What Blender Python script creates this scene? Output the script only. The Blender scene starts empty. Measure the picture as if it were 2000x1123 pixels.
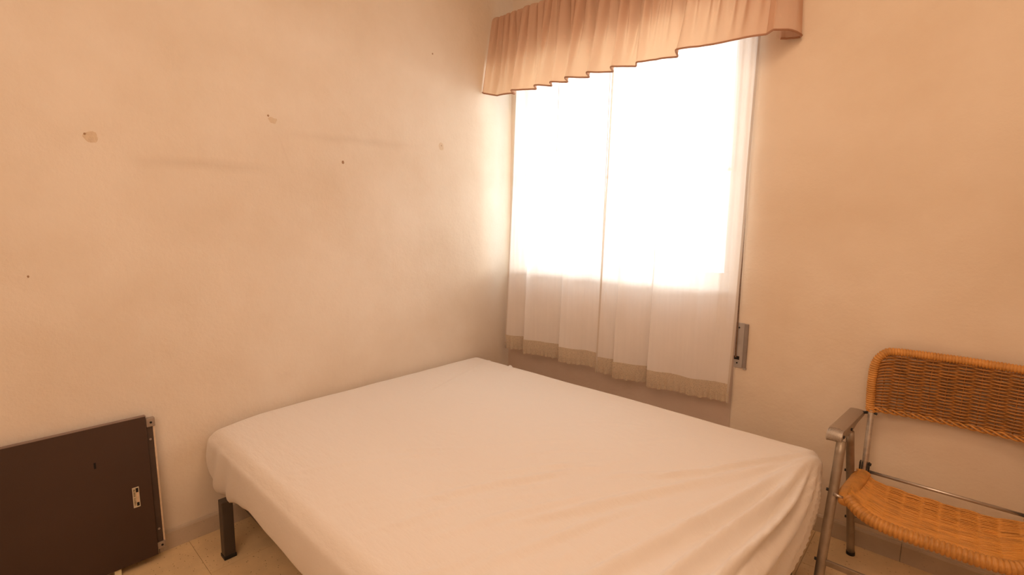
import bpy, bmesh, math, random
import numpy as np
from mathutils import Vector, Matrix, noise
random.seed(7)
S = bpy.context.scene
COL = S.collection

# ------------------------------------------------------------------ camera
H_CAM = 1.30
cam_d = bpy.data.cameras.new('camera')
cam = bpy.data.objects.new('camera', cam_d); COL.objects.link(cam)
yaw, pitch, roll = math.radians(-42.3), math.radians(7.3), math.radians(0.76)
fw = Vector((math.sin(yaw)*math.cos(pitch), math.cos(yaw)*math.cos(pitch), -math.sin(pitch)))
rt = Vector((math.cos(yaw), -math.sin(yaw), 0)); up = rt.cross(fw)
r2 = rt*math.cos(roll) + up*math.sin(roll); u2 = -rt*math.sin(roll) + up*math.cos(roll)
M = Matrix((r2, u2, -fw)).transposed().to_4x4()
M.translation = Vector((2.2159, -2.3614, H_CAM))
cam.matrix_world = M
cam_d.sensor_width = 36; cam_d.lens = 950/2000*36; cam_d.clip_start = .02
S.camera = cam

# ------------------------------------------------------------------ light and exposure
S.view_settings.view_transform = 'Standard'; S.view_settings.look = 'None'
S.view_settings.gamma = 1; S.view_settings.use_curve_mapping = False
S.view_settings.exposure = 0.17
W = bpy.data.worlds.new('daylight'); S.world = W; W.use_nodes = True
bg = W.node_tree.nodes['Background']
bg.inputs[0].default_value = (.80, .90, 1.0, 1); bg.inputs[1].default_value = 4.0

def area(name, loc, target, sx, sy, power, color, spread=180):
    d = bpy.data.lights.new(name, 'AREA'); d.shape = 'RECTANGLE'; d.size = sx; d.size_y = sy
    d.energy = power; d.color = color; d.spread = math.radians(spread)
    o = bpy.data.objects.new(name, d); COL.objects.link(o); o.location = loc
    o.rotation_euler = (Vector(target)-Vector(loc)).to_track_quat('-Z', 'Y').to_euler()
    return o
# level area light added outside the window, standing in for a sunlit street
area('street_standin_light', (.75, 2.2, 1.72), (.75, 0, 1.85), 2.4, .5, 170, (1.0, .94, .89))
# ceiling lamp of the room (outside the frame) and an added warm fill light high behind the camera
lamp_d = bpy.data.lights.new('ceiling_lamp_light', 'POINT'); lamp_d.energy = 14; lamp_d.color = (1, .68, .455)
lamp_d.shadow_soft_size = .14
lamp_o = bpy.data.objects.new('ceiling_lamp_light', lamp_d); COL.objects.link(lamp_o); lamp_o.location = (2.0, -1.45, 2.5)
area('room_fill', (1.95, -3.0, 2.45), (1.4, -.9, .6), 1.8, 1.2, 21, (1, .70, .49))

# ------------------------------------------------------------------ node helpers
def mat(name, color=(.8, .8, .8), rough=.6, metal=0, spec=.4):
    m = bpy.data.materials.new(name); m.use_nodes = True
    b = m.node_tree.nodes['Principled BSDF']
    b.inputs['Base Color'].default_value = (*color, 1)
    b.inputs['Roughness'].default_value = rough
    b.inputs['Metallic'].default_value = metal
    b.inputs['Specular IOR Level'].default_value = spec
    return m
def N(m, t, **kw):
    n = m.node_tree.nodes.new(t)
    for k, v in kw.items(): setattr(n, k, v)
    return n
def L(m, a, b): m.node_tree.links.new(a, b)
def bsdf(m): return m.node_tree.nodes['Principled BSDF']
def coords(m, scale=(1, 1, 1), kind='Object'):
    tc = N(m, 'ShaderNodeTexCoord'); mp = N(m, 'ShaderNodeMapping'); mp.inputs['Scale'].default_value = scale
    L(m, tc.outputs[kind], mp.inputs['Vector']); return mp.outputs['Vector']
def tex_noise(m, vec, scale, detail=4, rough=.5):
    n = N(m, 'ShaderNodeTexNoise'); n.inputs['Scale'].default_value = scale; n.inputs['Detail'].default_value = detail
    n.inputs['Roughness'].default_value = rough; L(m, vec, n.inputs['Vector']); return n.outputs['Fac']
def ramp(m, fac, stops):
    r = N(m, 'ShaderNodeValToRGB'); el = r.color_ramp.elements
    while len(el) < len(stops): el.new(.5)
    for e, (p, c) in zip(el, stops): e.position = p; e.color = (*c, 1)
    L(m, fac, r.inputs[0]); return r.outputs[0]
def mix(m, fac, a, b, mode='MIX'):
    x = N(m, 'ShaderNodeMix', data_type='RGBA', blend_type=mode)
    if isinstance(fac, (int, float)): x.inputs[0].default_value = fac
    else: L(m, fac, x.inputs[0])
    for s, i in ((a, 6), (b, 7)):
        if isinstance(s, tuple): x.inputs[i].default_value = (*s, 1)
        else: L(m, s, x.inputs[i])
    return x.outputs[2]
def bump(m, h, strength=.3, dist=.01, target=None, prev=None):
    b = N(m, 'ShaderNodeBump'); b.inputs['Strength'].default_value = strength; b.inputs['Distance'].default_value = dist
    L(m, h, b.inputs['Height'])
    if prev is not None: L(m, prev, b.inputs['Normal'])
    if target is None: target = bsdf(m)
    if target: L(m, b.outputs[0], target.inputs['Normal'])
    return b.outputs[0]
def math_n(m, op, a, b=None, c=None):
    n = N(m, 'ShaderNodeMath', operation=op)
    for i, v in enumerate((a, b, c)):
        if v is None: continue
        if isinstance(v, (int, float)): n.inputs[i].default_value = v
        else: L(m, v, n.inputs[i])
    return n.outputs[0]

# ------------------------------------------------------------------ materials
def wall_material(name, base, smudges=()):
    m = mat(name, base, .72, spec=.25); v = coords(m)
    a = tex_noise(m, v, 1.6, 5, .6); b = tex_noise(m, v, 6, 4)
    dark = tuple(c*k for c, k in zip(base, (.93, .89, .84))); lite = tuple(min(1, c*1.03) for c in base)
    c = ramp(m, a, [(.32, dark), (.62, lite)])
    c = mix(m, math_n(m, 'MULTIPLY', b, .10), c, tuple(x*.86 for x in base))
    if smudges:
        sp = N(m, 'ShaderNodeSeparateXYZ'); L(m, v, sp.inputs[0])
        y, z = sp.outputs[1], sp.outputs[2]
        wob = math_n(m, 'MULTIPLY', math_n(m, 'SUBTRACT', b, .5), .03)
        for (y0, z0, y1, z1, w, k) in smudges:      # rubbed scuff bands on the plaster
            sl = (z1-z0)/(y1-y0)
            line = math_n(m, 'MULTIPLY_ADD', math_n(m, 'SUBTRACT', y, y0), sl, z0)
            d = math_n(m, 'ABSOLUTE', math_n(m, 'ADD', math_n(m, 'SUBTRACT', z, line), wob))
            f = math_n(m, 'SUBTRACT', 1, math_n(m, 'DIVIDE', d, w)); f = math_n(m, 'MAXIMUM', f, 0)
            mid, half = (y0+y1)/2, abs(y1-y0)/2
            g = math_n(m, 'MAXIMUM', math_n(m, 'SUBTRACT', 1, math_n(m, 'POWER', math_n(m, 'DIVIDE', math_n(m, 'ABSOLUTE', math_n(m, 'SUBTRACT', y, mid)), half), 2)), 0)
            c = mix(m, math_n(m, 'MULTIPLY', math_n(m, 'MULTIPLY', f, g), k), c, (base[0]*.62, base[1]*.55, base[2]*.48))
    L(m, c, bsdf(m).inputs['Base Color'])
    n1 = bump(m, tex_noise(m, v, 7, 5, .55), .24, .016, target=False)
    n2 = bump(m, tex_noise(m, v, 70, 4, .6), .22, .0035, target=False, prev=n1)
    bump(m, tex_noise(m, v, 2.2, 2), .4, .05, prev=n2)
    return m
WALL = (.83, .725, .61)
M_wall_left = wall_material('left_wall_plaster', WALL, [(-2.0, 1.515, -1.42, 1.525, .03, .22), (-1.46, 1.685, -.66, 1.712, .028, .20), (-1.45, 1.69, -1.38, 1.50, .02, .1)])
M_wall = wall_material('window_wall_plaster', (.81, .69, .565))
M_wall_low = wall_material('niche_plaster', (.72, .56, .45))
M_ceil = wall_material('ceiling_plaster', (.86, .80, .71))

def terrazzo(name, base, dark, fl=1.0, rough=.35):
    m = mat(name, base, rough, spec=.4); v = coords(m)
    c = ramp(m, tex_noise(m, v, 5, 5, .6), [(.3, tuple(x*.82 for x in base)), (.7, tuple(min(1, x*1.08) for x in base))])
    for sc, th, col in ((52, .22, dark), (30, .15, tuple(x*.7 for x in dark)), (95, .2, tuple(min(1, x*1.18) for x in base))):
        vo = N(m, 'ShaderNodeTexVoronoi'); vo.inputs['Scale'].default_value = sc
        v2 = coords(m, (1, 1.7, 1)); 
        L(m, v2, vo.inputs['Vector'])
        f = math_n(m, 'LESS_THAN', math_n(m, 'ADD', vo.outputs['Distance'], math_n(m, 'MULTIPLY', tex_noise(m, v, sc*2, 2), .12)), th)
        g = math_n(m, 'GREATER_THAN', tex_noise(m, v, sc*.7, 1), .5)
        c = mix(m, math_n(m, 'MULTIPLY', math_n(m, 'MULTIPLY', f, g), .75*fl), c, col)
    L(m, c, bsdf(m).inputs['Base Color']); bump(m, tex_noise(m, v, 40, 3), .08, .002)
    return m
M_tile = terrazzo('terrazzo_floor', (.86, .64, .37), (.40, .22, .09))
M_grout = mat('grout', (.62, .46, .28), .9)
M_base = terrazzo('stone_skirting', (.60, .49, .38), (.42, .33, .25), .5, .4)
def plain_var(name, base, var=.85, sc=12, rough=.5, metal=0, bmp=.1, bsc=60, bd=.001, stretch=(1, 1, 1)):
    m = mat(name, base, rough, metal); v = coords(m, stretch)
    L(m, ramp(m, tex_noise(m, v, sc, 5), [(.3, tuple(x*var for x in base)), (.7, base)]), bsdf(m).inputs['Base Color'])
    bump(m, tex_noise(m, v, bsc, 3), bmp, bd); return m
M_panel = plain_var('dark_brown_laminate', (.068, .036, .023), .8, 3, .6, 0, .25, 400, .0006)
M_panel_edge = plain_var('laminate_edge', (.27, .19, .155), .85, 6, .5)
M_bar = plain_var('dark_steel_bar', (.085, .055, .042), .8, 20, .45)
M_raw = plain_var('raw_fibreboard_edge', (.80, .60, .42), .85, 80, .8, 0, .5, 200)
M_bracket = plain_var('dull_metal_bracket', (.42, .34, .28), .8, 30, .45, .35)
M_hole = mat('dark_hollow', (.012, .009, .008), .9)
M_label = plain_var('cream_label', (.62, .52, .36), .85, 60, .6)
M_labelw = plain_var('pale_label_edge', (.78, .70, .55), .9, 60, .5)
M_label_mark = mat('label_print', (.16, .12, .06), .7)
M_foot = mat('pale_plastic', (.86, .80, .55), .5)
M_bedleg = plain_var('anthracite_steel', (.085, .066, .05), .8, 15, .45, .2)
M_blackcap = mat('black_plastic', (.015, .014, .013), .5)
M_tealleg = plain_var('dark_green_steel', (.03, .055, .045), .8, 15, .5)
M_alu = plain_var('worn_aluminium', (.66, .61, .56), .75, 25, .34, .85, .15, 120, .0005, (1, 1, 3))
M_alu_d = plain_var('dull_aluminium', (.42, .35, .28), .75, 25, .42, .7, .15, 120, .0005)
M_arm = plain_var('brushed_armrest', (.50, .43, .36), .88, 60, .38, .75, .2, 300, .0003, (30, 2, 30))
M_winder = plain_var('grey_painted_plate', (.47, .42, .385), .85, 20, .4, .3)
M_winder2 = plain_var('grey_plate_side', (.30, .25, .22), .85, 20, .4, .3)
M_strap = plain_var('brown_strap', (.23, .13, .075), .7, 100, .85, 0, .4, 500)
M_frame = plain_var('white_window_frame', (.80, .80, .80), .93, 5, .35)
M_sill = plain_var('pale_sill', (.72, .68, .66), .9, 5, .3)
M_out = plain_var('pale_bounce_paving', (.8, .77, .7), .9, 2, .9)
M_filler = plain_var('filler_patch', (.76, .60, .43), .9, 80, .9, 0, .6, 150, .003)
M_nail = mat('rusty_nail_hole', (.38, .23, .13), .8)

def glass_material():
    m = bpy.data.materials.new('window_glass'); m.use_nodes = True; nt = m.node_tree; nt.nodes.clear()
    o = N(m, 'ShaderNodeOutputMaterial'); t = N(m, 'ShaderNodeBsdfTransparent'); t.inputs[0].default_value = (.93, .96, .95, 1)
    g = N(m, 'ShaderNodeBsdfGlossy'); g.inputs['Roughness'].default_value = .02
    x = N(m, 'ShaderNodeMixShader'); x.inputs[0].default_value = .06
    L(m, t.outputs[0], x.inputs[1]); L(m, g.outputs[0], x.inputs[2]); L(m, x.outputs[0], o.inputs[0]); return m
M_glass = glass_material()

def cloth(name, color, transl_col, transl, transp=0, pattern=None, bsc=500, vweave=False):
    m = bpy.data.materials.new(name); m.use_nodes = True; nt = m.node_tree; nt.nodes.clear()
    o = N(m, 'ShaderNodeOutputMaterial'); d = N(m, 'ShaderNodeBsdfDiffuse'); t = N(m, 'ShaderNodeBsdfTranslucent')
    v = coords(m)
    c = ramp(m, tex_noise(m, v, 9, 3), [(.3, tuple(x*.95 for x in color)), (.7, color)]); tc = mix(m, 0.0, transl_col, transl_col)
    if pattern == 'sprigs':
        vo = N(m, 'ShaderNodeTexVoronoi'); vo.inputs['Scale'].default_value = 17; L(m, v, vo.inputs['Vector'])
        vo.inputs['Randomness'].default_value = .55
        f = math_n(m, 'LESS_THAN', math_n(m, 'ADD', vo.outputs['Distance'], math_n(m, 'MULTIPLY', tex_noise(m, v, 150, 2), .16)), .23)
        f = math_n(m, 'MULTIPLY', f, .45)
        c = mix(m, f, c, tuple(min(1, x*1.35) for x in color)); tc = mix(m, f, tc, tuple(x*.7 for x in transl_col))
    L(m, c, d.inputs[0]); L(m, tc, t.inputs[0])
    x = N(m, 'ShaderNodeMixShader'); x.inputs[0].default_value = transl
    L(m, d.outputs[0], x.inputs[1]); L(m, t.outputs[0], x.inputs[2]); last = x.outputs[0]
    vv = coords(m, (1, 1, .04)) if vweave else v
    h = tex_noise(m, vv, bsc, 2)
    b = N(m, 'ShaderNodeBump'); b.inputs['Strength'].default_value = .15; b.inputs['Distance'].default_value = .001
    L(m, h, b.inputs['Height']); L(m, b.outputs[0], d.inputs['Normal'])
    if transp:
        tr = N(m, 'ShaderNodeBsdfTransparent'); y = N(m, 'ShaderNodeMixShader')
        if pattern == 'lace':
            vo = N(m, 'ShaderNodeTexVoronoi'); vo.inputs['Scale'].default_value = 300; L(m, v, vo.inputs['Vector'])
            hole = math_n(m, 'GREATER_THAN', vo.outputs['Distance'], .62)
            w = N(m, 'ShaderNodeTexNoise'); w.inputs['Scale'].default_value = 30; L(m, v, w.inputs['Vector'])
            fac = math_n(m, 'ADD', math_n(m, 'MULTIPLY', hole, .22), math_n(m, 'MULTIPLY', w.outputs['Fac'], transp))
        else:
            fac = math_n(m, 'ADD', transp-.04, math_n(m, 'MULTIPLY', tex_noise(m, coords(m, (1, 1, .02)), 60, 3), .08))
        lw = N(m, 'ShaderNodeLayerWeight'); lw.inputs['Blend'].default_value = .5
        fac = math_n(m, 'MULTIPLY', fac, math_n(m, 'SUBTRACT', 1, math_n(m, 'MULTIPLY', lw.outputs['Facing'], .85)))
        L(m, fac, y.inputs[0]); L(m, last, y.inputs[1]); L(m, tr.outputs[0], y.inputs[2]); last = y.outputs[0]
    L(m, last, o.inputs[0]); return m
M_sheer = cloth('sheer_voile', (.95, .88, .82), (.95, .90, .86), .33, .17, vweave=True)
M_sheer_hem = cloth('sheer_hem', (.74, .66, .58), (.7, .6, .5), .35, .10)
M_lace = cloth('lace_band', (.70, .58, .44), (.7, .58, .42), .35, .10, 'lace')
M_val = cloth('valance_cotton', (.66, .44, .335), (.98, .70, .44), .36, pattern='sprigs')
M_piping = cloth('valance_piping', (.52, .29, .19), (.55, .3, .16), .15)
M_lining = cloth('valance_lining', (.78, .62, .54), (.7, .5, .4), .2)
M_sheet = mat('cotton_sheet', (.85, .785, .73), .8, spec=.15)
bsdf(M_sheet).inputs['Sheen Weight'].default_value = .15
_v = coords(M_sheet)
_n1 = bump(M_sheet, tex_noise(M_sheet, coords(M_sheet, (1.0, 3.2, 1)), 9, 5, .6), .42, .010, target=False)
bump(M_sheet, tex_noise(M_sheet, _v, 60, 4, .6), .12, .002, prev=_n1)

def rattan(name, base, sc=(1, 1, 1)):
    m = mat(name, base, .42, spec=.5); v = coords(m, sc)
    c = ramp(m, tex_noise(m, v, 22, 4, .6), [(.28, tuple(x*.74 for x in base)), (.5, base), (.75, tuple(min(1, x*1.2) for x in base))])
    L(m, c, bsdf(m).inputs['Base Color']); bump(m, tex_noise(m, v, 160, 3), .3, .001); return m
M_rattan = rattan('rattan_strands', (.42, .185, .045))
M_rattan2 = rattan('rattan_wrapping', (.60, .28, .066))
M_rattan_seat = rattan('rattan_seat_strands', (.70, .32, .060), (.5, 2, 2))

# ------------------------------------------------------------------ mesh helpers
def link(name, verts, faces, material, parent=None, smooth=False, bevel=0, seg=2):
    me = bpy.data.meshes.new(name); me.from_pydata([tuple(v) for v in verts], [], faces); me.update()
    if material: me.materials.append(material)
    if smooth: me.polygons.foreach_set('use_smooth', [True]*len(me.polygons))
    o = bpy.data.objects.new(name, me); COL.objects.link(o)
    if parent is not None: o.parent = parent; o.matrix_parent_inverse = Matrix.Translation(-parent.location) if parent.type == 'EMPTY' and parent.parent is None else Matrix()
    if bevel:
        b = o.modifiers.new('bevel', 'BEVEL'); b.width = bevel; b.segments = seg; b.limit_method = 'ANGLE'
    return o
class MB:
    def __init__(s): s.v = []; s.f = []
    def add(s, v, f):
        n = len(s.v); s.v += [tuple(p) for p in v]; s.f += [tuple(i+n for i in q) for q in f]; return s
    def box(s, a, b):
        x0, y0, z0 = a; x1, y1, z1 = b
        return s.add([(x0,y0,z0),(x1,y0,z0),(x1,y1,z0),(x0,y1,z0),(x0,y0,z1),(x1,y0,z1),(x1,y1,z1),(x0,y1,z1)],
                     [(0,3,2,1),(4,5,6,7),(0,1,5,4),(1,2,6,5),(2,3,7,6),(3,0,4,7)])
    def tube(s, pts, r, n=12, sx=1, sy=1, cap=True, upv=None):
        """tube along pts; r number or list; sx, sy squash of the section"""
        P = [Vector(p) for p in pts]; k = len(P); R = r if hasattr(r, '__len__') else [r]*k
        V = []; prev = None
        for i, p in enumerate(P):
            t = (P[min(i+1, k-1)]-P[max(i-1, 0)]).normalized()
            if prev is None:
                a = Vector(upv) if upv else (Vector((0, 0, 1)) if abs(t.z) < .9 else Vector((1, 0, 0)))
            else: a = prev
            a = (a - t*a.dot(t)).normalized(); prev = a; b = t.cross(a)
            for j in range(n):
                th = 2*math.pi*j/n; V.append(p + (a*math.cos(th)*sx + b*math.sin(th)*sy)*R[i])
        F = [(i*n+j, i*n+(j+1)%n, (i+1)*n+(j+1)%n, (i+1)*n+j) for i in range(k-1) for j in range(n)]
        if cap: F += [tuple(range(n))[::-1], tuple((k-1)*n+j for j in range(n))]
        return s.add(V, F)
    def link(s, name, material, parent=None, **kw): return link(name, s.v, s.f, material, parent, **kw)
def empty(name, loc): 
    o = bpy.data.objects.new(name, None); COL.objects.link(o); o.location = loc; o.empty_display_size = .1
    return o
def tag(o, label, cat, group=None):
    o['label'] = label; o['category'] = cat
    if group: o['group'] = group
    return o
def struct(o): o['kind'] = 'structure'; return o
def child(o, parent):
    o.parent = parent; o.matrix_parent_inverse = Matrix.Translation(-parent.location) if parent.type == 'EMPTY' else Matrix(); return o
def catmull(P, n=8):
    P = [Vector(p) for p in P]; Q = [P[0]*2-P[1]] + P + [P[-1]*2-P[-2]]; out = []
    for i in range(1, len(Q)-2):
        for k in range(n):
            t = k/n; a, b, c, d = Q[i-1], Q[i], Q[i+1], Q[i+2]
            out.append(.5*((2*b)+(c-a)*t+(2*a-5*b+4*c-d)*t*t+(3*b-a-3*c+d)*t**3))
    out.append(P[-1]); return out

# ================================================================== SETTING
RX, RY, RZ = 3.25, -3.45, 2.76
NX = 1.487           # right edge of the window niche
ND = .045            # depth of the niche
OX0, OX1, OZ0, OZ1 = .07, 1.43, 1.0, 2.30     # window opening
TH = .26
struct(MB().box((-.15, RY-.15, -.06), (0, TH, RZ)).link('wall_left', M_wall_left))
mb = MB()
mb.box((NX, 0, -.06), (RX+.15, TH, RZ))
wb = struct(mb.link('wall_back', M_wall, bevel=.012, seg=3))
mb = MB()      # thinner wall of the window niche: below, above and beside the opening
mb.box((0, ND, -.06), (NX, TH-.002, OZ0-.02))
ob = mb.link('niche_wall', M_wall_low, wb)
mb = MB()
mb.box((0, ND, OZ1), (NX, TH, RZ)); mb.box((OX0, ND, 2.215), (OX1, .118, OZ1)); mb.box((0, ND, OZ0-.02), (OX0, TH, OZ1)); mb.box((OX1, ND, OZ0-.02), (NX, TH, OZ1))
mb.link('niche_wall', M_wall, wb)
struct(MB().box((RX, RY-.15, -.06), (RX+.15, 0, RZ)).link('wall_right', M_wall))
struct(MB().box((0, RY-.15, -.06), (RX, RY, RZ)).link('wall_front', M_wall))
struct(MB().box((-.15, RY-.15, RZ), (RX+.15, TH, RZ+.1)).link('ceiling', M_ceil))
fl = struct(MB().box((0, RY, -.10), (RX, TH, -.006)).link('floor', M_grout))
# floor tiles, each its own piece
T = .40; g = .0006
tile_me = None
bm_v = MB().box((g, g, -.006), (T-g, T-g, 0))
for i in range(9):
    for j in range(9):
        x0 = -.12 + i*T; y0 = -3.45 + j*T - .03
        a = (max(x0, 0)+g, max(y0, RY)+g); b = (min(x0+T, RX)-g, min(y0+T, ND)-g)
        if b[0]-a[0] < .01 or b[1]-a[1] < .01: continue
        dz = random.uniform(-.0003, .0003)
        MB().box((a[0], a[1], -.006), (b[0], b[1], dz)).link('floor_tile', M_tile, fl)
# skirting in short stone lengths
def skirting(name, along, a0, a1, off=0):
    pr = [(0, 0), (.011, 0), (.011, .068), (.008, .075), (.003, .078), (0, .078)]
    root = None; p = a0
    while p < a1-.01:
        q = min(p+.33, a1); V = []; 
        for s in (p+.0008, q-.0008):
            for d, z in pr:
                V.append((s, off-d, z) if along == 'x' else (d, -s, z))
        n = len(pr); F = [(i, (i+1) % n, n+(i+1) % n, n+i) for i in range(n)] + [tuple(range(n))[::-1], tuple(range(n, 2*n))]
        o = link(name if root is None else 'skirting_tile', V, F, M_base, root)
        if root is None: root = struct(o)
        p = q
    return root
skirting('baseboard_left', 'y', 0, 3.45)
skirting('baseboard_back', 'x', NX+.02, RX)
skirting('baseboard_niche', 'x', .012, NX, ND)

# window in the niche: frame, two sliding sashes with their panes, sill
w1 = struct(empty('window_1', ((OX0+OX1)/2, .15, OZ0)))
mb = MB(); f = .035
mb.box((OX0, .12, OZ0), (OX1, .20, OZ0+f)); mb.box((OX0, .12, OZ1-f), (OX1, .20, OZ1))
mb.box((OX0, .12, OZ0+f), (OX0+.03, .20, OZ1-f)); mb.box((OX1-.03, .12, OZ0+f), (OX1, .20, OZ1-f))
mb.link('window_frame', M_frame, w1, bevel=.003)
MB().box((OX0, ND-.02, OZ0-.02), (OX1, .12, OZ0)).link('window_sill', M_sill, w1, bevel=.004)
for x0, x1, y in ((OX0+.03, .81, .135), (.76, OX1-.03, .165)):
    mb = MB(); z0, z1 = OZ0+f, OZ1-f; s = .04
    mb.box((x0, y, z0), (x1, y+.022, z0+s)); mb.box((x0, y, z1-s), (x1, y+.022, z1))
    mb.box((x0, y, z0+s), (x0+s, y+.022, z1-s)); mb.box((x1-s, y, z0+s), (x1, y+.022, z1-s))
    o = mb.link('sash', M_frame, w1, bevel=.002)
    MB().box((x0+s-.004, y+.009, z0+s-.004), (x1-s+.004, y+.013, z1-s+.004)).link('pane', M_glass, o)
# outside: pale pavement added to bounce daylight, and the grille rail at the glass
struct(MB().box((-4, TH, -3.1), (6, 9, -3.0)).link('ground', M_out))
gr = empty('window_grille', (.76, .235, OZ0)); tag(gr, 'white bars outside the glass behind the sheer curtains', 'grille')
for z in (1.02, 1.595, 2.25): MB().tube([(OX0+.001, .235, z), (OX1-.001, .235, z)], .008, 8).link('rail', M_frame, gr, smooth=True)
for x in (.22, .50, .985, 1.25): MB().tube([(x, .235, 1.02), (x, .235, 2.25)], .005, 8).link('bar', M_frame, gr, smooth=True)

# filler patches and nail holes on the left wall
def blob(y, z, ry, rz, mat_, name, t=.0012, seed=0):
    V = [(t, y, z)]; n = 18
    for k in range(n):
        a = 2*math.pi*k/n; w = 1+.45*noise.noise(Vector((math.cos(a)*1.3+seed, math.sin(a)*1.3, seed*.7)))
        V.append((0.0002, y+math.cos(a)*ry*w, z+math.sin(a)*rz*w))
    return link(name, V, [(0, 1+(k+1) % n, 1+k) for k in range(n)], mat_, bpy.data.objects['wall_left'], smooth=True)
for i, (y, z, ry, rz) in enumerate([(-2.068, 1.578, .021, .017), (-1.462, 1.732, .017, .013), (-.538, 1.738, .017, .019)]):
    blob(y, z, ry, rz, M_filler, 'filler_patch', seed=i*3.1)
for i, (y, z, r) in enumerate([(-2.085, 1.588, .0035), (-1.481, 1.748, .004), (-.538, 1.742, .004), (-1.144, 1.589, .0065), (-2.259, 1.114, .003), (-.596, 2.223, .004)]):
    blob(y, z, r, r*1.2, M_nail, 'nail_hole', t=.0022, seed=i*1.7+9)

# ================================================================== BED
BX0, BX1, BY0, BY1, BT = .018, 1.92, -1.80, -.275, .478
fr = empty('bed_frame', (.97, -1.04, 0))
tag(fr, 'dark metal bed base on square legs, mostly hidden under the white sheet', 'bed')
mb = MB()
for a, b in (((.10, -1.775, .236), (1.85, -1.735, .266)), ((.10, -.345, .236), (1.85, -.305, .266)),
             ((.10, -1.735, .236), (.14, -.345, .266)), ((1.81, -1.735, .236), (1.85, -.345, .266)), ((.95, -1.735, .236), (.99, -.345, .266))):
    mb.box(a, b)
mb.link('rail_frame', M_bedleg, fr, bevel=.002)
mb = MB()
for k in range(14):
    x = .14+k*.125; MB().box((x, -1.735, .255), (x+.07, -.345, .265)).link('slat', M_raw, fr)
def bed_leg(x, y, m_=M_bedleg, s=.04):
    lg = MB().box((x, y, .012), (x+s, y+s, .236)).link('leg', m_, fr, bevel=.003)
    MB().box((x-.002, y-.002, 0), (x+s+.002, y+s+.002, .014)).link('foot_cap', M_blackcap, lg, bevel=.002)
bed_leg(.204, -1.82); bed_leg(.204, -.335); bed_leg(1.835, -.475, M_tealleg, .045); bed_leg(1.70, -1.80); bed_leg(.95, -1.78)

mt = empty('mattress', (.97, -1.04, .25))
tag(mt, 'double mattress in a white fitted sheet creased towards the near right corner', 'mattress')
MB().box((.09, -1.74, .268), (1.85, -.34, .42)).link('mattress_core', M_frame, mt)
def interp(x, P):
    if x <= P[0][0]: return P[0][1]
    for (a, p), (b, q) in zip(P, P[1:]):
        if x <= b: t = (x-a)/(b-a); t = t*t*(3-2*t); return p+(q-p)*t
    return P[-1][1]
HEM_NEAR = [(.02, .285), (.06, .228), (.2, .214), (.29, .240), (.45, .268), (.62, .256), (.86, .244), (1.4, .235), (1.75, .20), (1.92, .17)]
def hem_z(x, y):
    dn = y-BY0; dr = BX1-x; dl = x-BX0; df = BY1-y; m_ = min(dn, dr, dl, df)
    if m_ == dn: return interp(x, HEM_NEAR)
    if m_ == dr: return .150 + .055*math.exp(-((y+.80)/.33)**2)
    if m_ == dl: return .27
    return .175
# creases given in the unrolled sheet: U runs over the top and down the right side, V = y
CR = []   # (points, width, amplitude)
CR += [([(1.895, -.31), (1.80, -.50), (1.66, -.72)], .012, .006), ([(1.885, -.40), (1.83, -.72), (1.70, -1.25), (1.60, -1.62)], .022, .011),
       ([(1.905, -.36), (1.875, -.75), (1.79, -1.30), (1.74, -1.7)], .020, .013),
       ([(1.925, -.34), (1.925, -.8), (1.875, -1.25), (1.86, -1.7)], .017, .013),
       ([(1.945, -.33), (1.985, -.75), (1.96, -1.3)], .016, .012),
       ([(1.96, -.31), (2.06, -.62), (2.12, -1.1)], .018, .011),
       ([(1.98, -.30), (2.12, -.52), (2.20, -.9)], .018, .009),
       ([(1.86, -.42), (1.70, -.78), (1.52, -1.12), (1.36, -1.46)], .020, .0055),
       ([(1.80, -.50), (1.62, -.80), (1.44, -1.00)], .016, .004),
       ([(1.40, -.92), (1.30, -1.12), (1.17, -1.36), (1.08, -1.6)], .018, .0045),
       ([(1.48, -1.10), (1.36, -1.36), (1.26, -1.62)], .016, .0042),
       ([(1.58, -1.12), (1.50, -1.38), (1.42, -1.66)], .015, .0042),
       ([(.152, -.262), (.27, -.62), (.424, -1.08)], .012, .0030),
       ([(.325, -.255), (.35, -.33), (.37, -.42)], .010, .0045)]
rs = random.Random(5)
for k in range(46):
    x = rs.uniform(.75, 1.75); y = rs.uniform(-1.7, -.6)
    dx, dy = 1.95-x, -.15-y; ln = math.hypot(dx, dy); dx /= ln; dy /= ln
    a = rs.uniform(-.25, .25); dx, dy = dx*math.cos(a)-dy*math.sin(a), dx*math.sin(a)+dy*math.cos(a)
    l = rs.uniform(.08, .24); c = rs.uniform(-.03, .03)
    am = rs.uniform(.0010, .0026)*(1 if x > 1.1 else .6)
    CR.append(([(x-dx*l, y-dy*l), (x+c*dy, y-c*dx), (x+dx*l, y+dy*l)], rs.uniform(.006, .015), am))
for k in range(34):   # short sharp puckers
    x = rs.uniform(.55, 1.85); y = rs.uniform(-1.75, -.5); l = rs.uniform(.04, .12)
    a = math.atan2(-.15-y, 2.1-x)+rs.uniform(-.35, .35); dx, dy = math.cos(a)*l, math.sin(a)*l
    CR.append(([(x-dx, y-dy), (x+.1*dy, y-.1*dx), (x+dx, y+dy)], rs.uniform(.006, .009), rs.uniform(.0006, .0012)))
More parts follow.
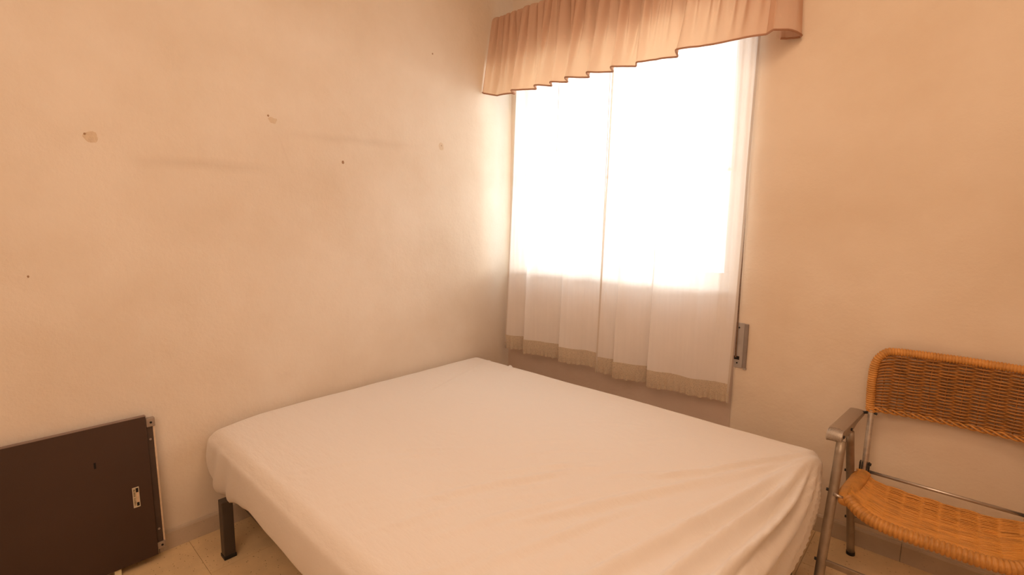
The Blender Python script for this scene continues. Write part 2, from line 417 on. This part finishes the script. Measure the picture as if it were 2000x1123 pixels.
def crease_field(U, V):
    out = np.zeros_like(U)
    for pts, w, am in CR:
        Q = catmull([(a, b, 0) for a, b in pts], 7); n = len(Q)-1
        am *= 2.0; w *= .80
        x0, x1 = min(q.x for q in Q)-4*w, max(q.x for q in Q)+4*w; y0, y1 = min(q.y for q in Q)-4*w, max(q.y for q in Q)+4*w
        idx = np.where((U > x0) & (U < x1) & (V > y0) & (V < y1))[0]
        if not len(idx): continue
        u, v = U[idx], V[idx]; bd = np.full(u.shape, 9.0); bt = np.zeros_like(u)
        for i in range(n):
            ax, ay = Q[i].x, Q[i].y; ex, ey = Q[i+1].x-ax, Q[i+1].y-ay; l2 = ex*ex+ey*ey+1e-12
            t = np.clip(((u-ax)*ex+(v-ay)*ey)/l2, 0, 1)
            sd = (u-ax-ex*t)*ey-(v-ay-ey*t)*ex; d = np.hypot(u-ax-ex*t, v-ay-ey*t)
            up_ = d < bd; bd = np.where(up_, d, bd)
            bt = np.where(up_, (i+t)/n*1.0 + 0*t, bt)
        fade = np.clip(np.sin(np.pi*np.clip(bt*.94+.03, 0, 1)), 0, 1)**.7
        out[idx] += am*fade*(np.exp(-(bd/w)**2) - .35*np.exp(-((bd-2.0*w)/w)**2))
    return out
def build_sheet():
    st = .0105
    bm = bmesh.new(); cache = {}
    nx = int((BX1-BX0)/st); ny = int((BY1-BY0)/st); nz = 26
    def vert(i, j, k):     # k = 0 on the top, growing downwards
        key = (i, j, k)
        if key not in cache:
            cache[key] = len(P); P.append((i/nx, j/ny, k/nz))
        return cache[key]
    P = []; F = []
    for i in range(nx):
        for j in range(ny): F.append((vert(i, j, 0), vert(i+1, j, 0), vert(i+1, j+1, 0), vert(i, j+1, 0)))
    per = [(i, 0) for i in range(nx)] + [(nx, j) for j in range(ny)] + [(i, ny) for i in range(nx, 0, -1)] + [(0, j) for j in range(ny, 0, -1)]
    for a, b in zip(per, per[1:]+per[:1]):
        for k in range(nz): F.append((vert(*a, k), vert(*a, k+1), vert(*b, k+1), vert(*b, k)))
    r = .062; out = []; U = []; V = []; NR = []
    for (a, b, c) in P:
        x = BX0+a*(BX1-BX0); y = BY0+b*(BY1-BY0); 
        if c > 0:
            hz = hem_z(x, y); z = BT-c*(BT-hz)
        else: z = BT
        p = Vector((x, y, z))
        rc = .046
        cc = Vector((min(max(x, BX0+rc), BX1-rc), min(max(y, BY0+rc), BY1-rc), min(z, BT-rc)))
        d = p-cc; n = d.normalized() if d.length > 1e-6 else Vector((0, 0, 1))
        q = cc+n*rc if d.length > 1e-6 else p
        u = x; v = y
        if x > BX1-1e-6: u = BX1+(BT-z)
        elif y < BY0+1e-6: v = BY0-(BT-z)
        out.append(q); U.append(u); V.append(v); NR.append(n)
    U = np.array(U); V = np.array(V); D = crease_field(U, V)
    res = []
    for i, (q, n, (a, b, c)) in enumerate(zip(out, NR, P)):
        d = D[i]
        top = 1 if c == 0 else 0
        x, y, z = q
        # mattress crown, slightly low near the near edge, soft unevenness
        d += .004*noise.noise(Vector((x*2.2, y*2.2, z*2))) + .0015*noise.noise(Vector((x*6+3, y*9, z*4)))
        if top or c > 0:
            near = max(0, 1-(y-BY0)/.30)
            if n.z > .5: q = q-Vector((0, 0, .030*near**2))
            elif c > 0: q = q-Vector((0, 0, .030*near**2*(1-c)))
        if c > 0:
            # side panels: slack folds hanging towards the hem, tucked in under the mattress
            s = x if abs(n.y) > abs(n.x) else y
            if n.y < -.5:
                lc = math.exp(-((x-.16)/.13)**2)
                d += lc*.013*math.sin((x-.45*(z-.3))*48+.6)*min(1, c*1.4)
                d += .006*noise.noise(Vector((x*3+1.3*z, 2.2, z*2.5)))*c*2
                d += .012*math.sin(c*math.pi)*.6
            if n.x > .5: d += .008*noise.noise(Vector((y*7+z*9, 5.2, z*1.5)))*c + .006*math.sin(math.pi*c)
            tuck = max(0, (c-.80)/.20); d -= .012*tuck**2
        res.append(q+n*d)
    # thin cut-back hem: close by a short inward return
    o = link('fitted_sheet', res, F, M_sheet, mt, smooth=True)
    sol = o.modifiers.new('thick', 'SOLIDIFY'); sol.thickness = .0012; sol.offset = -1
    return o
build_sheet()

# ================================================================== CURTAINS
def sheer(name, x0, x1, folds, hemz, lab, edge_fn, seed):
    """voile panel; folds = x positions where a fold leaps forward"""
    root = empty(name, ((x0+x1)/2, -.06, 2.3)); tag(root, lab, 'curtain', 'sheer curtains at the window')
    nu, nv = 240, 60; zt = 2.36; zl = hemz+.092
    F_ = sorted(folds)
    def prof(x, v):     # v 0 top .. 1 hem ; returns forward offset
        # wide asymmetric folds of the lower part
        lo = x0-.05; nxt = x1+.06
        for f_ in F_:
            if f_ <= x: lo = f_
        for f_ in reversed(F_):
            if f_ > x: nxt = f_
        t = (x-lo)/(nxt-lo); rise = min(1, t/.06); saw = (rise*rise*(3-2*rise))*(1-.92*max(0, t-.05)**.8)
        a = .012+.062*v**1.2
        g = .008*(1-v)*math.sin(x*80+seed+1.5*math.sin(x*23)) + .003*(1-v)*math.sin(x*190+seed*2)
        soft = .006*math.sin(x*41+seed+v*.8)
        return saw*a+g+soft
    def P(u, v, z):
        x = x0+(x1-x0)*u; x += edge_fn(u, v)
        d = prof(x, v)
        # overlap of the fold: pull the leading edge leftwards
        for f_ in F_:
            t = (x-f_)
            if 0 <= t < .05: x -= .016*v*(1-t/.05)
        return (x, -.035-d+.004*noise.noise(Vector((x*5, z*2, seed))), z)
    V = []; 
    for j in range(nv+1):
        v = j/nv
        for i in range(nu+1):
            u = i/nu; V.append(P(u, v, zt+(zl-zt)*v + .006*v*noise.noise(Vector((u*6, 0, seed)))))
    F = [(j*(nu+1)+i, j*(nu+1)+i+1, (j+1)*(nu+1)+i+1, (j+1)*(nu+1)+i) for j in range(nv) for i in range(nu)]
    link('voile', V, F, M_sheer, root, smooth=True)
    # lace band with a scalloped lower edge and a ruffle line
    V = []; nb = 10; nu2 = 480
    for j in range(nb+1):
        for i in range(nu2+1):
            u = i/nu2; w = j/nb; x, y, z = P(u, 1, 0); z0 = zl+.006*noise.noise(Vector((u*6, 0, seed)))
            sc = .005*abs(math.sin(u*46))+.003*noise.noise(Vector((u*40, 1, seed)))
            z = z0+.002-w*(.092-sc)
            V.append((x, y-.0012-.004*w*math.sin(x*230+seed)-(.003*math.exp(-((w-.6)/.05)**2)), z))
    F = [(j*(nu2+1)+i, j*(nu2+1)+i+1, (j+1)*(nu2+1)+i+1, (j+1)*(nu2+1)+i) for j in range(nb) for i in range(nu2)]
    link('lace_trim', V, F, M_lace, root, smooth=True)
    # stitched side hems, a double layer
    for ue in (0, 1):
        V = []
        for j in range(nv*1+9):
            v = min(1, j/nv); z = zt+(zl-zt)*(j/nv)
            if j > nv: z = max(z, hemz+.004)
            for k in range(3):
                u = (.012*k/2) if ue == 0 else 1-.012*k/2
                x, y, _ = P(u, v, z); V.append((x, y-.0014, z))
        n3 = len(V)//3
        F = [(j*3+k, j*3+k+1, (j+1)*3+k+1, (j+1)*3+k) for j in range(n3-1) for k in range(2)]
        link('side_hem', V, F, M_sheer_hem, root, smooth=True)
    return root
sheer('sheer_curtain', .095, .793, [.265, .53], .500, 'left sheer white curtain with lace hem, next to the room corner', lambda u, v: (.018*(1-v) if u < .5 else 0)*(1-u)+(-.01*v*u), 1.0)
sheer('sheer_curtain', .798, 1.495, [.905, 1.085], .484, 'right sheer white curtain with lace hem, next to the strap winder',
      lambda u, v: u*(.02*(max(0, 1-v*2.2))**1.2 + .012*math.sin(v*3.1)) - (1-u)*.012*v, 3.3)
rail = MB().box((.02, -.075, 2.365), (1.60, -.045, 2.385)).link('curtain_rail', M_frame, wb, bevel=.003)
MB().box((.03, -.085, 2.515), (1.60, -.075, 2.530)).link('valance_rail', M_frame, wb, bevel=.003)
for x in (.25, .85, 1.45):
    MB().box((x-.012, -.117, 2.50), (x+.012, ND if x < NX else 0, 2.519)).link('rail_bracket', M_frame, wb)
    MB().box((x-.012, -.074, 2.386), (x+.012, ND if x < NX else 0, 2.40)).link('rail_bracket', M_frame, wb)

# valance: gathered heading, flaring out to a wavy piped hem, returned to the wall at the right end
vr = empty('window_valance', (.8, -.13, 2.54)); tag(vr, 'gathered dusty pink sprigged valance above the sheer curtains', 'valance')
VF = [.222, .385, .49, .60, .735, .875, 1.00, 1.205]
rv = random.Random(3)
CREASE = []; x = .045
while x < 1.62: CREASE.append((x, rv.uniform(.8, 1.3), rv.uniform(-.02, .03))); x += rv.uniform(.042, .060)
def saw_v(x):
    lo, nxt = -.12, 1.585
    for f_ in VF:
        if f_ <= x: lo = f_
    for f_ in reversed(VF):
        if f_ > x: nxt = f_
    L_ = nxt-lo; t = (x-lo)/L_; e = .045/L_; am = .78+.42*abs(math.sin(lo*37.7))
    rise = min(1, t/e); rise = rise*rise*(3-2*rise)
    if L_ > .3: return rise*(1-.75*t)+.08*math.sin((x-lo)*25)
    return am*rise*(1-t)**.9 + .16*math.sin(t*6.28+lo*9)*min(1, t/e)*(1-t)
VFOLD = []; x = .07
while x < 1.5: VFOLD.append((x, rv.uniform(.5, 1.2), rv.uniform(.008, .016), rv.uniform(-.03, .03))); x += rv.uniform(.07, .15)
def fold_v(s, v):
    o = 0
    for cx_, am, w, sl in VFOLD:
        d = s-(cx_+sl*v)
        if abs(d) < .07: o -= .020*am*math.exp(-(d/(w*(1+.9*v)))**2)*math.sin(math.pi*min(1, .12+v*.80))
    return o
def val_point(s, v):
    """s = distance along the rail, v = 0 heading .. 1 hem"""
    XE = 1.585
    yt, yb = -.128, -.172
    zt = 2.548; zb = 2.062
    sv = saw_v(min(s, 1.583))
    z = zt+(zb-zt)*v + .010*v*v*(sv-.3) + (.03*max(0, 1-s/.12)*v*v)
    base = yt+(yb-yt)*v
    cr = 0
    for cx_, am, sl in CREASE:
        d = s-(cx_+sl*v)
        if abs(d) < .04: cr += am*math.exp(-(d/(.0055+.012*v))**2)
    cr *= .042*(1-v)**.8
    puff = .010*math.sin(math.pi*min(1, v/.16)) if v < .16 else 0      # rounded heading
    roundtop = -.012*(1-v/.05)**2 if v < .05 else 0
    fwd = sv*(.014*(1-v)+.066*v**.85) - cr + roundtop + fold_v(s, v)
    if s <= XE:
        return (max(.006, s + .0 - .018*sv*v), base-fwd, z)
    # return: front corner then back to the wall and a curl inside
    t = s-XE; D_ = -base
    path = [(0, 0), (.025, .012), (.040, -.02), (.055, -.05), (.072, -.10), (.080, -.150), (.072, -.166), (.050, -.160), (.028, -.150), (.012, -.135)]
    k = D_/.178; tt = min(.999, t/.26)*(len(path)-1); i = int(tt); f_ = tt-i
    a, b = path[i], path[min(i+1, len(path)-1)]
    px = a[0]+(b[0]-a[0])*f_; py = a[1]+(b[1]-a[1])*f_
    sc = .35+.65*v
    y0 = base - saw_v(1.583)*.072*v**.85
    py = min(py, 0) if False else py
    return (XE + px*(.75+.35*v) - .018*saw_v(1.583)*v, min(y0*1.0 - py*(-y0/.172)*-1*-1 if False else y0 + (-py)*(-y0/.172)*.97, -.003), z + (.02*min(1, t/.1)*v))
NS = 780; NVv = 46; SM = 1.585+.26
V = [val_point(SM*i/NS, j/NVv) for j in range(NVv+1) for i in range(NS+1)]
F = [(j*(NS+1)+i, j*(NS+1)+i+1, (j+1)*(NS+1)+i+1, (j+1)*(NS+1)+i) for j in range(NVv) for i in range(NS)]
link('valance_cloth', V, F, M_val, vr, smooth=True)
MB().tube([val_point(SM*i/520, 1) for i in range(521)], .0042, 6).link('piping', M_piping, vr, smooth=True)
V = []
for i in range(61):
    s = 1.585+.16+.10*i/60
    for v in (.93, .965, 1): p = val_point(s, v); V.append((p[0]-.004, p[1]-.004, p[2]))
link('lining_strip', V, [(i*3+k, i*3+k+1, i*3+k+4, i*3+k+3) for i in range(60) for k in range(2)], M_lining, vr, smooth=True)

# ================================================================== SHUTTER STRAP WINDER
sw = empty('strap_winder', (1.517, 0, .757)); tag(sw, 'grey wall plate winding a brown roller shutter strap, right of the curtain', 'strap winder')
MB().box((1.490, -.006, .652), (1.528, 0, .864)).link('face_plate', M_winder, sw, bevel=.0015)
MB().box((1.528, -.010, .654), (1.546, 0, .862)).link('plate_lip', M_winder2, sw, bevel=.003)
for z in (.842, .674): MB().tube([(1.505, -.004, z), (1.505, -.0085, z)], .0035, 10, upv=(0, 0, 1)).link('screw', M_hole, sw, smooth=False)
MB().box((1.491, -.0085, .690), (1.514, -.005, .706)).link('strap_slot', M_hole, sw)
mb = MB()
pts = [(1.499, -.010, .70)] + [(1.4985-.004*math.sin((z-.7)*1.6), -.011-.002*math.sin(z*4), z) for z in np.linspace(.74, 2.45, 18)]
V = []
for p in pts: V += [(p[0]-.0035, p[1], p[2]), (p[0]+.0035, p[1], p[2]), (p[0]+.0035, p[1]-.0012, p[2]), (p[0]-.0035, p[1]-.0012, p[2])]
F = [(4*i+k, 4*i+(k+1) % 4, 4*i+4+(k+1) % 4, 4*i+4+k) for i in range(len(pts)-1) for k in range(4)]
link('strap', V, F, M_strap, sw)
MB().box((1.534, -.012, .648), (1.548, -.002, .655)).link('lip_catch', M_winder, sw, bevel=.001)

# ================================================================== DARK PANEL AGAINST THE LEFT WALL
PT, PB = Vector((.0215, 0, .575)), Vector((.050, 0, .030))      # back of the board: top near the wall, foot further out
pn = empty('headboard_panel', (.04, -2.43, 0)); tag(pn, 'dark brown laminated headboard panel leaning on the left wall beside the bed', 'headboard')
ax_up = (PT-PB).normalized(); ax_n = Vector((ax_up.z, 0, -ax_up.x))
def pp(y, h, d): return PB+ax_up*h+ax_n*d+Vector((0, y, 0))       # y, height on board, distance in front of the board's back
HH = (PT-PB).length
def pbox(mb, y0, y1, h0, h1, d0, d1):
    v = [pp(y, h, d) for h in (h0, h1) for (y, d) in ((y0, d0), (y1, d0), (y1, d1), (y0, d1))]
    mb.add(v, [(0,3,2,1),(4,5,6,7),(0,1,5,4),(1,2,6,5),(2,3,7,6),(3,0,4,7)]); return mb
Y1, Y0 = -1.993, -2.95
bd = pbox(MB(), Y0, Y1, 0, HH-.002, -.004, .018).link('board', M_panel, pn, bevel=.0015)
pbox(MB(), Y0, Y1+.0008, HH-.002, HH, -.0042, .0184).link('top_edge_band', M_panel_edge, pn)
pbox(MB(), Y1, Y1+.021, .040, HH-.036, -.004, .008).link('side_bar', M_bar, pn, bevel=.002)
pbox(MB(), Y1+.0212, Y1+.0265, .036, HH-.048, -.010, .006).link('raw_edge_strip', M_raw, pn)
b1 = pbox(MB(), Y1+.001, Y1+.028, HH-.046, HH-.014, -.008, .015).link('end_bracket', M_bracket, pn, bevel=.0015)
b2 = pbox(MB(), Y1-.004, Y1+.026, .016, .042, -.012, .012).link('end_bracket', M_bracket, pn, bevel=.0015)
for b_, h, d in ((b1, HH-.030, .0155), (b2, .029, .0125)):
    MB().tube([pp(Y1+.015, h, d-.001), pp(Y1+.015, h, d+.0015)], .004, 10).link('screw', M_blackcap, b_)
for h in (HH-.095, .095): MB().tube([pp(Y1+.010, h, .007), pp(Y1+.010, h, .011)], .004, 10).link('screw', M_bracket, pn, smooth=False)
pbox(MB(), -2.1515, -2.1455, .398, .420, .0178, .0184).link('slot', M_hole, pn)
# latch label: pale rim, printed column on the left, dark window with a pale slider on the right
lb0, lb1, lh0, lh1 = -2.0535, -2.0335, .212, .288
lab = pbox(MB(), lb0, lb1, lh0, lh1, .018, .0192).link('label_plate', M_label, pn)
m2 = MB()
for a in ((lb0, lb1, lh1-.0025, lh1), (lb0, lb1, lh0, lh0+.0025), (lb0, lb0+.0016, lh0, lh1), (lb1-.0016, lb1, lh0, lh1)): pbox(m2, *a, .0188, .0205)
m2.link('label_rim', M_labelw, lab)
for q0, q1 in ((lh1-.020, lh1-.004), (lh0+.004, lh0+.018)): pbox(MB(), lb1-.0095, lb1-.002, q0, q1, .0188, .0198).link('latch_window', M_hole, lab)
pbox(MB(), lb1-.0085, lb1-.0022, lh0+.018, lh1-.020, .0188, .0205).link('latch_slider', M_raw, lab)
m2 = MB(); h = lh1-.008; rl = random.Random(2)
for k in range(11):
    if k != 5: pbox(m2, lb0+.003, lb0+.003+rl.uniform(.0035, .0055), h-rl.uniform(.0022, .0035), h, .019, .0196)
    h -= .0056
m2.link('worn_print', M_label_mark, lab)
mbf = MB(); mbf.box((.030, -2.125, 0), (.060, -2.105, .030)); mbf.link('foot', M_foot, pn, bevel=.002)
mbf = MB(); mbf.box((.030, -2.90, 0), (.060, -2.88, .030)); mbf.link('foot', M_foot, pn, bevel=.002)

# ================================================================== CHAIR
ch = empty('folding_armchair', (2.26, -.26, 0)); tag(ch, 'folding armchair of aluminium tube with woven rattan seat and backrest', 'chair')
XC = 2.259
def mir(p, s): return (p[0], p[1], p[2]) if s < 0 else (2*XC-p[0], p[1], p[2])
def chain(P, s): return [mir(p, s) for p in P]
for s in (-1, 1):
    # front leg, oval tube
    P = [(1.9655, -.478, .012), (1.968, -.43, .18), (1.9725, -.372, .37), (1.976, -.325, .545)]
    lg = MB().tube(catmull(chain(P, s), 4), .0155, 16, 1, .8).link('leg', M_alu_d, ch, smooth=True)
    MB().tube([mir((1.9653, -.480, 0), s), mir((1.9657, -.475, .020), s)], .0170, 16).link('foot_cap', M_blackcap, lg, smooth=False)
    for z, y in ((.372, -.372), (.137, -.443)):
        xx = 1.972 if z > .3 else 1.967
        MB().tube([mir((xx-.014, y, z), s), mir((xx-.021, y, z), s)], .0055, 10).link('bolt', M_blackcap, lg)
    # rear leg
    P = [(2.016, -.090, .010), (2.005, -.118, .18), (1.993, -.158, .38), (1.984, -.200, .545)]
    lg = MB().tube(catmull(chain(P, s), 4), .0140, 16, 1, .95).link('leg', M_alu_d, ch, smooth=True)
    MB().tube([mir((2.016, -.089, 0), s), mir((2.0158, -.091, .014), s)], .0152, 16).link('foot_cap', M_blackcap, lg, smooth=False)
    for z, y, xx in ((.372, -.156, 1.994), (.165, -.115, 2.006)):
        MB().tube([mir((xx-.012, y, z), s), mir((xx-.019, y, z), s)], .005, 10).link('bolt', M_blackcap, lg)
    # back tube
    P = [(2.032, -.118, .352), (2.032, -.105, .44), (2.031, -.072, .58), (2.030, -.058, .66)]
    bt = MB().tube(catmull(chain(P, s), 4), .0105, 14).link('back_tube', M_alu, ch, smooth=True)
    MB().tube([mir((2.040, -.070, .595), s), mir((2.050, -.072, .593), s)], .0045, 8).link('bolt', M_blackcap, bt)
    MB().tube([mir((2.040, -.108, .402), s), mir((2.052, -.108, .400), s)], .006, 8).link('bolt', M_blackcap, bt)
    # hinge clamp
    mb = MB()
    for dx in (-.015, .013):
        a = mir((2.032+dx-.001, -.126, .362), s); b = mir((2.032+dx+.003, -.104, .408), s)
        mb.box((min(a[0], b[0]), a[1], a[2]), (max(a[0], b[0]), b[1], b[2]))
    mb.tube([mir((2.032, -.1185, .360), s), mir((2.032, -.1175, .372), s)], .0145, 14)
    mb.link('hinge_clamp', M_blackcap, ch)
    # stubs carrying the seat
    for q0, q1 in (((1.975, -.386, .368), (2.004, -.386, .364)), ((1.996, -.150, .374), (2.030, -.122, .370))):
        MB().tube([mir(q0, s), mir(q1, s)], .0055, 10).link('seat_stub', M_alu, ch, smooth=True)
    # armrest: flat bar with rounded ribbed nose, open channel below
    A = Vector(mir((1.953, -.338, .578), s)); B = Vector(mir((1.985, -.050, .590), s)) if True else None
    d = (B-A).normalized(); wdt = Vector((d.y, -d.x, 0))*(1 if s < 0 else -1); upn = wdt.cross(d).normalized()
    if upn.z < 0: upn = -upn
    wv = wdt.normalized()*.0245
    ln = (B-A).length
    prof = [(ln, 0), (.03, .0)]                      # top line from the rear to the nose
    for k in range(1, 11):
        a = math.pi/2*k/10*1.35; prof.append((.03-.030*math.sin(a)*1.0, -.026+.026*math.cos(a)))
    V = []; inner = [(p[0] if i < 2 else p[0]+.003, p[1]-.003) for i, p in enumerate(prof)]
    for row in (prof, inner):
        for t_, h_ in row:
            c = A+d*t_+upn*h_
            # crowned across the width
            for w in (-1, -.6, 0, .6, 1): V.append(c+wv*w+upn*(.003*(1-w*w)))
    n = len(prof); F = []
    for r_ in range(2):
        for i in range(n-1):
            for k in range(4): F.append(tuple((r_*n+i)*5+k+q for q in (0, 1, 6, 5)))
    o = link('armrest', V, F, M_arm, ch, smooth=True)
    mb = MB()                                          # side flanges
    for w in (-1, 1):
        q = []
        for t_, h_ in ((ln, 0), (.03, 0), (.010, -.008), (.003, -.018), (.006, -.030), (.03, -.031), (.13, -.034), (.19, -.020), (ln, -.016)):
            q.append(A+d*t_+upn*h_+wv*w)
        m_ = len(q); q2 = [p-wv*w*.08 for p in q]
        mb.add(q+q2, [tuple(range(m_)), tuple(range(m_, 2*m_))[::-1]]+[(i, m_+i, m_+(i+1) % m_, (i+1) % m_) for i in range(m_)])
    mb.link('armrest_flange', M_alu_d, o)
    mb = MB()                                          # ribs on the nose
    for k in range(12):
        w = -1+2*(k+.5)/12
        mb.tube([A+d*t_+upn*(h_+.003*(1-w*w)+.0006)+wv*w for t_, h_ in prof[1:]], .0013, 6)
    mb.link('ribs', M_alu, o, smooth=True)
    for t_ in (.022, .115):
        c = A+d*t_-upn*.020
        sd = 1 if (wv.x > 0) == (s < 0) else -1
        MB().tube([c+wv*sd*1.0, c+wv*sd*1.14], .0055, 10).link('bolt', M_blackcap, o)
    MB().tube([B-d*.008-upn*.008+wv*(.3 if True else 0), Vector(mir((2.022, -.066, .592), s))], .0055, 8).link('arm_pivot', M_blackcap, ch)
# crossbars
def bar(p, q, hw, ht, name, m_):
    p, q = Vector(p), Vector(q); V = []
    for c in (p, q):
        for dy, dz in ((-hw, -ht), (hw, -ht), (hw, ht), (-hw, ht)): V.append(c+Vector((0, dy, dz)))
    return link(name, V, [(0,3,2,1),(4,5,6,7),(0,1,5,4),(1,2,6,5),(2,3,7,6),(3,0,4,7)], m_, ch, bevel=.002)
bar((2.006, -.116, .165), (2*XC-2.006, -.116, .165), .005, .0105, 'stretcher', M_alu_d)
bar((1.968, -.442, .137), (2*XC-1.968, -.442, .137), .005, .0105, 'stretcher', M_alu_d)
MB().tube([(2.036, -.114, .374), (2*XC-2.036, -.114, .374)], .0062, 12).link('seat_rod', M_alu, ch, smooth=True)

def wrapped(name, pts, r, pitch, parent, m_=None, sx=1, sy=1, depth=.12, n=14):
    """cane-wrapped tube: every turn of the wrapping is a raised ring"""
    Q = catmull(pts, 24); ln = [0]
    for a, b in zip(Q, Q[1:]): ln.append(ln[-1]+(b-a).length)
    tot = ln[-1]; turns = max(4, int(tot/pitch)); per = 5; out = []; R = []; i = 0
    rj = random.Random(len(pts)); jit = [rj.uniform(-.03, .03) for _ in range(turns+2)]
    for k in range(turns*per+1):
        s_ = tot*k/(turns*per)
        while i < len(ln)-2 and ln[i+1] < s_: i += 1
        t = (s_-ln[i])/(ln[i+1]-ln[i]+1e-9); out.append(Q[i].lerp(Q[i+1], t))
        ph = (k % per)/per; R.append(r*(1-depth+depth*math.sin(math.pi*ph)**.6+jit[k//per]*depth*3))
    return MB().tube(out, R, n, sx, sy).link(name, m_ or M_rattan2, parent, smooth=True)

def weave(name, surf, nrows, nstakes, pitch_u, r, amp, parent, m_, stake_r=.0035, samples=10, n=6):
    """real plaiting: each row of cane passes in front of and behind the stakes in turn"""
    mb = MB(); rj = random.Random(11)
    for j in range(nrows):
        v = (j+.5)/nrows; pts = []; K = nstakes*samples
        jr = rj.uniform(-.25, .25)/nrows; ja = rj.uniform(.75, 1.2)
        for k in range(K+1):
            u = k/K; ph = math.pi*(u*nstakes+(j % 2)-.5)
            p, nn = surf(u, v+jr*math.sin(u*9+j)); cs = math.cos(ph); pts.append(p+nn*(amp*ja*math.copysign(abs(cs)**.7, cs)))
        mb.tube(pts, r*rj.uniform(.85, 1.1), n)
    for k in range(nstakes):
        u = (k+.5)/nstakes
        mb.tube([surf(u, v)[0] for v in np.linspace(0, 1, 12)], stake_r, 6)
    o = mb.link(name, m_, parent, smooth=True); o['kind'] = 'stuff'; return o

# backrest
def back_y(x, z): 
    t = (x-XC)/.21; return -.062+.026*(1-t*t) - .02*(.62-z)*0 + (.0)   # concave towards the sitter, close to the wall
LB, RB_, ZB, ZT = 2.026, 2*XC-2.026, .612, .842
bp = [(LB, ZB-.006), (LB-.003, ZB+.06), (LB-.004, ZB+.125), (LB+.002, ZB+.185), (LB+.028, ZT-.006), (LB+.065, ZT+.002), (XC-.06, ZT+.002), (XC, ZT+.002)]
pts = [(x, back_y(x, z), z) for x, z in bp]; pts += [(2*XC-p[0], p[1], p[2]) for p in pts[-2::-1]]
wrapped('backrest_border', pts, .0155, .0086, ch, depth=.26, sx=1, sy=.9)
def back_surf(u, v):
    zt_ = ZT-.012; x = LB+.010+(RB_-LB-.020)*u
    edge = min(x-LB, RB_-x); cut = max(0, .05-edge); drop = .05-math.sqrt(max(0, .05**2-cut**2)) if cut > 0 else 0
    z = ZB+.004+(zt_-drop*.85-ZB-.004)*v
    y = back_y(x, z); return Vector((x, y, z)), Vector((0, -1, 0))
weave('woven_backrest', back_surf, 36, 10, .044, .0031, .0062, ch, M_rattan, .0022)
mb = MB()      # plaited lower edge: three strands twisting
for q in range(3):
    P = []
    for k in range(200):
        u = k/199; x = LB-.010+(RB_-LB+.020)*u; ph = u*2*math.pi*6+q*2.094
        P.append((x, back_y(x, ZB)-.004+.006*math.cos(ph), ZB-.002+.0075*math.sin(ph)))
    mb.tube(P, .0036, 7)
for s in (-1, 1):
    for dz in (-.010, .004):
        P = [mir((2.030+.0145*math.cos(a), -.062+.0145*math.sin(a), ZB+dz+.002*math.sin(a)), s) for a in np.linspace(0, 6.28, 17)]
        mb.tube(P, .0034, 6)
mb.link('plaited_edge', M_rattan2, ch, smooth=True)

# seat
SL, SR = 2.016, 2*XC-2.016
def seat_z(u, v):       # v 0 rear .. 1 front
    e = abs(2*u-1); return .338+.008*v+.034*e**5 - .012*math.sin(math.pi*v)*(1-e**2)
def front_y(u): e = abs(2*u-1); return -.452+.080*e**4
def seat_surf(u, v):
    x = SL+(SR-SL)*u; y0 = -.135-.012*(1-abs(2*u-1)**2); y = y0+(front_y(u)-y0)*v
    z = seat_z(u, v) + (.010*(1-v)**3)
    p = Vector((x, y, z)); e = 2*u-1; slope = .034*5*abs(e)**4*(1 if e > 0 else -1)*2/(SR-SL)
    return p, Vector((-slope, 0, 1)).normalized()
weave('woven_seat', seat_surf, 62, 10, .044, .0031, .0026, ch, M_rattan_seat, .0015)
for s in (-1, 1):
    P = [mir(p, s) for p in ((2.030, -.122, .366), (2.024, -.20, .366), (2.015, -.29, .365), (2.010, -.350, .362), (2.018, -.392, .352))]
    wrapped('side_wrap', P, .020, .0070, ch, M_rattan2, depth=.10, sx=.75, sy=1.35)
P = []
for k in range(17):
    u = .0+1.0*k/16; e = abs(2*u-1); x = SL+.002+(SR-SL-.004)*u
    P.append((x, front_y(u)-.006, .342+.024*e**5))
wrapped('front_roll', P, .0215, .0125, ch, M_rattan2, depth=.24, n=16)

# ================================================================== ceiling lamp fitting (outside the frame)
cl = empty('ceiling_lamp', (2.0, -1.45, RZ)); tag(cl, 'white ceiling lamp rose on the ceiling above the bed', 'lamp')
MB().tube([(2.0, -1.45, RZ-.001), (2.0, -1.45, RZ-.03)], .06, 24).link('ceiling_rose', M_frame, cl)
